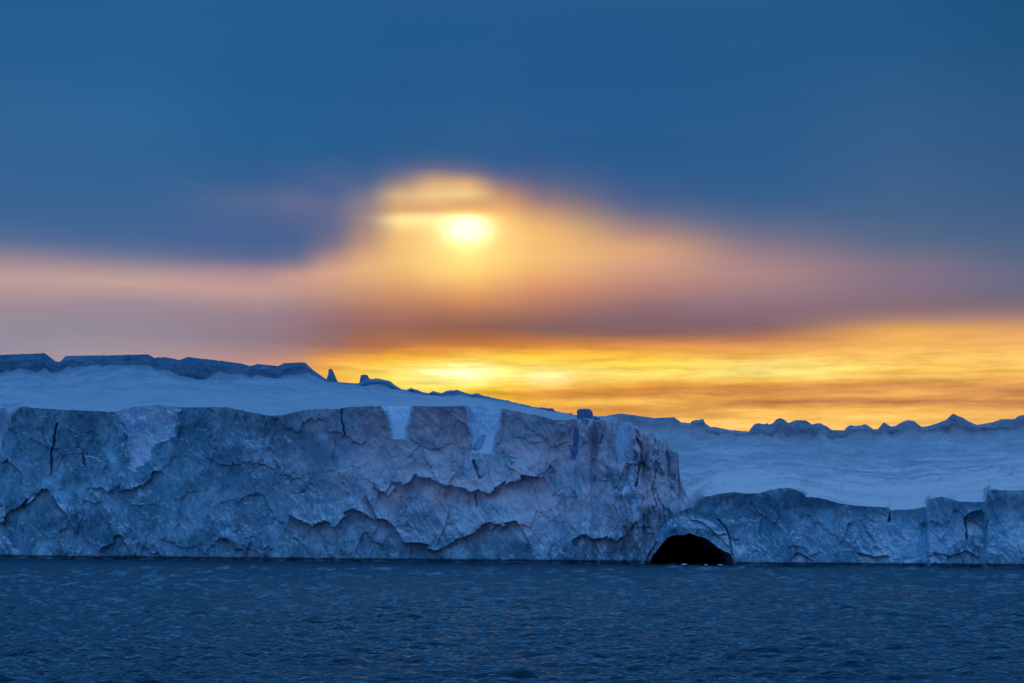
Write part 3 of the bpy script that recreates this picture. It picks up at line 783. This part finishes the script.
def make_low():
    seed = 500
    root = thing('iceberg', 'low iceberg with arched dark cave and broad snow slope rising to jagged skyline', 'iceberg',
                 (110.0, float(plan_depth(840.)), 0.0))
    px = np.concatenate([np.arange(640.5, 1044, 0.5), np.linspace(1046, 1350, 100)])
    n_r = 170
    lip = curve(LIP2, px) + (0.5 * fbm(px / 6, px * 0, 25, 3) + 0.3 * fbm(px / 2.2, px * 0, 26, 2)) * sstep(px, 645, 660)
    base = curve(WATER, px) + 2.0
    inside = (px > 648.5) & (px < 735.5)
    base = np.where(inside, np.minimum(base, curve(ARCH, px) + (3.0 * fbm(px / 13, px * 0, 41, 4) + 0.8 * fbm(px / 2.5, px * 0, 42, 2)) * sstep(px, 649, 656) * sstep(px, 733, 727)), base)
    base = np.maximum(base, lip + 1.0)
    v = np.linspace(0, 1, n_r)[:, None]
    PX = np.repeat(px[None], n_r, 0)
    PY = base[None] + (lip - base)[None] * v
    Y0 = plan_depth(px)[None]
    zref = np.clip((curve(WATER, px)[None] - PY) / 75.0, 0, 1.1)
    Yp = Y0 + 6.0 * sstep(zref, -0.1, 0.8) - 0.8 * sstep(zref, 0.75, 1.05)
    X, Z = at(PX, PY, Yp)
    S = X
    o = 0.55 * ice_relief(S * 1.3, Z * 1.3, PX, PY, seed, flute=0.1)
    # the arch band stands proud, the blocks on the right are stepped
    o += 2.2 * np.exp(-((PX - 700) / 42) ** 4) * sstep(PX, 640, 662)
    dA = curve(ARCH, px)[None] - PY
    nearA = sstep(PX, 646, 656) * (1 - sstep(PX, 735, 745))
    o += nearA * ((0.7 + 0.9 * fbm(S / 7, Z / 7, 632, 3)) * np.exp(-((dA - 7) / 6) ** 2) - 0.5 * np.exp(-((dA - 20 + 3 * fbm(S / 4, Z / 4, 630, 3)) / 4) ** 2))
    for c, hw, d in ((790, 26, 2.0), (850, 22, 1.0), (908, 14, 1.2)): o += d * np.exp(-((PX - c) / hw) ** 4)
    jx0 = PX + 1.5 * fbm(S / 3, Z / 5, 611, 3)
    o += 4.0 * sstep(jx0, 924, 930) - 3.2 * sstep(jx0, 983.5, 987) * 0 + 3.5 * sstep(jx0, 982, 988)
    o += 0.06 * (jx0 - 956) * ((jx0 > 927) & (jx0 < 987)) * -1.0
    jx = PX + 1.6 * fbm(S / 3, Z / 3, 601, 3); jy = PY + 1.3 * fbm(S / 2.5, Z / 2.5, 602, 3)
    for pts, d, reach in LEDGES2:
        p = np.array(pts)
        cy = np.interp(jx, p[:, 0], p[:, 1])
        win = sstep(jx, p[0, 0] - 2, p[0, 0] + 4) * (1 - sstep(jx, p[-1, 0] - 4, p[-1, 0] + 2))
        below = jy - cy
        win = win * np.clip(0.75 + 0.9 * fbm(S / 6, Z / 6, 390 + int(p[0, 0]) % 97, 2), 0.15, 1.5)
        o -= 0.72 * win * d * sstep(below, -0.6, 1.4) * np.exp(-np.clip(below, 0, None) / reach)
        o += win * 0.4 * d * (1 - sstep(below, -0.3, 0.5)) * np.exp(np.clip(below, None, 0) / 5.0)
    for pts, hw, d in CRACKS2:
        q = seg_dist(PX + 1.8 * fbm(Z / 2.5, S / 30, 610, 4, .6), PY, pts)
        hw = hw * np.clip(0.8 + 1.1 * fbm(Z / 3, S / 30, 612, 3), 0.25, 2)
        o -= d * (1 - sstep(q, hw * 0.4, hw * 1.6))
    o -= 1.2 * (1 - sstep(Z, 0.15, 1.0)) * (1 - (inside * 1.0))[None]
    Yf = Yp - o
    X, Z = at(PX, PY, Yf)
    V = np.stack([X, Yf, Z], -1)
    grid_mesh('cliff', V, ICE_LOW, root)
    # cave: the tunnel goes back into the ice from the rim of the arch
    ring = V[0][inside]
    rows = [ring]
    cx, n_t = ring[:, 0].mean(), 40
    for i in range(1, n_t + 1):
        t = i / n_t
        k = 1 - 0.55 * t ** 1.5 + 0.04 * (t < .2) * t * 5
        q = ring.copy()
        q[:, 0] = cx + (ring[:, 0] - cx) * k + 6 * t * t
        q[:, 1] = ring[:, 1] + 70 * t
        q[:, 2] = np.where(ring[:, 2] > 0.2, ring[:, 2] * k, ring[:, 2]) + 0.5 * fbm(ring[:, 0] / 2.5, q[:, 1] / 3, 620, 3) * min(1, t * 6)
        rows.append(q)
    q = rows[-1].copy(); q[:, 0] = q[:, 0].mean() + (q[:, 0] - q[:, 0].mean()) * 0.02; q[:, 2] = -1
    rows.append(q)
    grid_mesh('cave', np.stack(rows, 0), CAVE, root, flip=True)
    # ---- snow slope up to the jagged skyline
    extra = np.arange(520, 700, 1.0)
    sp = np.concatenate([extra, px[px >= 700]])
    topx = V[-1]
    def along(k): return np.interp(sp, px, topx[:, k])
    j = int(np.argmin(np.abs(px - 700)))
    lip_s = np.where(sp < 700, lip[j] + 22 * sstep(sp, 700, 693), np.interp(sp, px, lip))
    Y_s = np.where(sp < 700, topx[j, 1] + (700 - sp) * 0.55, along(1))
    x, z = at(sp, lip_s, Y_s)
    first = np.stack([np.where(sp < 700, x, along(0)), Y_s, np.where(sp < 700, z, along(2))], -1)
    sky_py = curve(SKY2, sp) + 0.45 * fbm(sp / 4, sp * 0, 35, 3)
    py_s = sky_py + curve(STEEP2, sp)
    Yr = plan_depth(sp) * 0 + 1010 + 20 * fbm(sp / 60, sp * 0, 36, 2)
    nt_, ns_, nb_ = 150, 26, 8
    def smooth(a, sig):
        k = np.arange(-int(3 * sig), int(3 * sig) + 1); g = np.exp(-k ** 2 / (2 * sig ** 2)); g /= g.sum()
        gx = np.linspace(sp[0], sp[-1], 1600)
        q = np.convolve(np.pad(np.interp(gx, sp, a), len(k) // 2, mode='edge'), g, 'valid')
        return np.interp(sp, gx, q)
    py_s = smooth(py_s, 1.5) + smooth(4.0 * fbm(sp / 22, sp * 0, 39, 3) + 1.6 * fbm(sp / 7, sp * 0, 38, 2), 1.2)
    py_s = np.maximum(py_s, sky_py + 1.0)
    lip_1 = smooth(lip_s, 4)
    lip_f, py_f, Y_f = smooth(lip_s, 36), smooth(py_s, 45), smooth(Y_s, 40)
    rows = [first]
    for i in range(1, nt_ + 1):
        t = i / nt_
        a_, b_ = sstep(t, 0, .16), sstep(t, .85, 1.0)
        a1 = sstep(t, 0, .03); L_ = lip_s + (lip_1 - lip_s) * a1; L_ = L_ + (lip_f - L_) * a_
        P_ = py_f + (py_s - py_f) * b_
        y0_ = Y_s + (Y_f - Y_s) * a_
        yy = y0_ + (Yr - y0_) * (1 - (1 - t) ** 2.2)
        pp = L_ + (P_ - L_) * (1 - (1 - t) ** 1.15)
        x, z = at(sp, pp, yy)
        a = sstep(t, 0.0, 0.12)
        z = z + a * (1.6 * fbm(x / 22, yy / 26, 401, 5, .55) + 0.9 * fbm(x / 12, yy / 15, 407, 4, .55, ridged=True) + 2.2 * fbm(x / 80, yy / 55, 403, 3))
        # crevassed ground above the blocks
        z = z - 1.6 * a * np.exp(-((sp - 955) / 45) ** 2) * np.exp(-((pp - 482) / 14) ** 2) * np.clip(fbm(x / 26, yy / 34, 405, 3, .5, ridged=True) - .2, 0, 1) * 2
        rows.append(np.stack([x, yy, z], -1))
    for i in range(1, ns_ + 1):
        t = i / ns_
        pp = py_s + (sky_py - py_s) * t
        yy = Yr + 5 * t
        x, z = at(sp, pp, yy)
        env = math.sin(math.pi * min(t, 0.85))
        yy = yy - 3 * scallop(x / 20, z / 16, 420, 1.0, .4, .8) * env - 2.5 * fbm(x / 6, z / 5, 421, 4, .6) * env
        rows.append(np.stack([x, yy, z], -1))
    last = rows[-1]
    for i in range(1, nb_ + 1):
        t = i / nb_
        b_ = last.copy(); b_[:, 1] += 160 * t
        b_[:, 2] = last[:, 2] * (1 - t ** 1.5) - 2 * t
        rows.append(b_)
    G = np.stack(rows, 0)
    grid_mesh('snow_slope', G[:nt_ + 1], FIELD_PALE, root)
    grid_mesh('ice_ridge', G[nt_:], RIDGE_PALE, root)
    return root


low_berg = make_low()

# clear blue ice
vein(578, 429, 574, 460, 3.6, 4.8, 31, 0.0)
vein(484, 435, 477, 449, 3.2, 5.0, 32, -0.9)

# ------------------------------------------------------------------ brash ice afloat
def fragment(px, w_m, h_m, seed, label):
    Yd = float(plan_depth(px)) - 5
    x, _ = at(px, 560, Yd)
    th = np.linspace(0, 2 * math.pi, 25)[None]
    ph = np.linspace(-0.6, math.pi / 2, 14)[:, None]
    nz = 1 + 0.35 * fbm(np.cos(th) * 1.3 + ph, np.sin(th) * 1.3 + seed, seed, 3)
    rad = np.cos(ph) * nz
    V = np.stack([x + w_m / 2 * rad * np.cos(th), Yd + w_m * .35 * rad * np.sin(th), h_m * np.sin(ph) * nz + 0.05 + 0 * th], -1)
    me = grid_mesh('ice_fragment', V, SNOWM, None)
    o = me
    loc = np.array([float(x), Yd, 0.0])
    co = np.empty(len(o.data.vertices) * 3, np.float32); o.data.vertices.foreach_get('co', co)
    o.data.vertices.foreach_set('co', (co.reshape(-1, 3) - loc).astype(np.float32).ravel()); o.data.update()
    o.location = loc
    o['label'] = label; o['category'] = 'ice fragment'; o['group'] = 'floating ice in front of the cave'

fragment(677, 1.0, 0.28, 1, 'small pale ice fragment afloat left of centre in the cave mouth')
fragment(684, 1.5, 0.36, 2, 'largest pale ice fragment afloat in the middle of the cave mouth')
fragment(706, 1.0, 0.25, 3, 'flat pale ice fragment afloat right of centre in the cave mouth')
fragment(720, 1.2, 0.30, 4, 'pale ice fragment afloat nearest the right edge of the cave mouth')
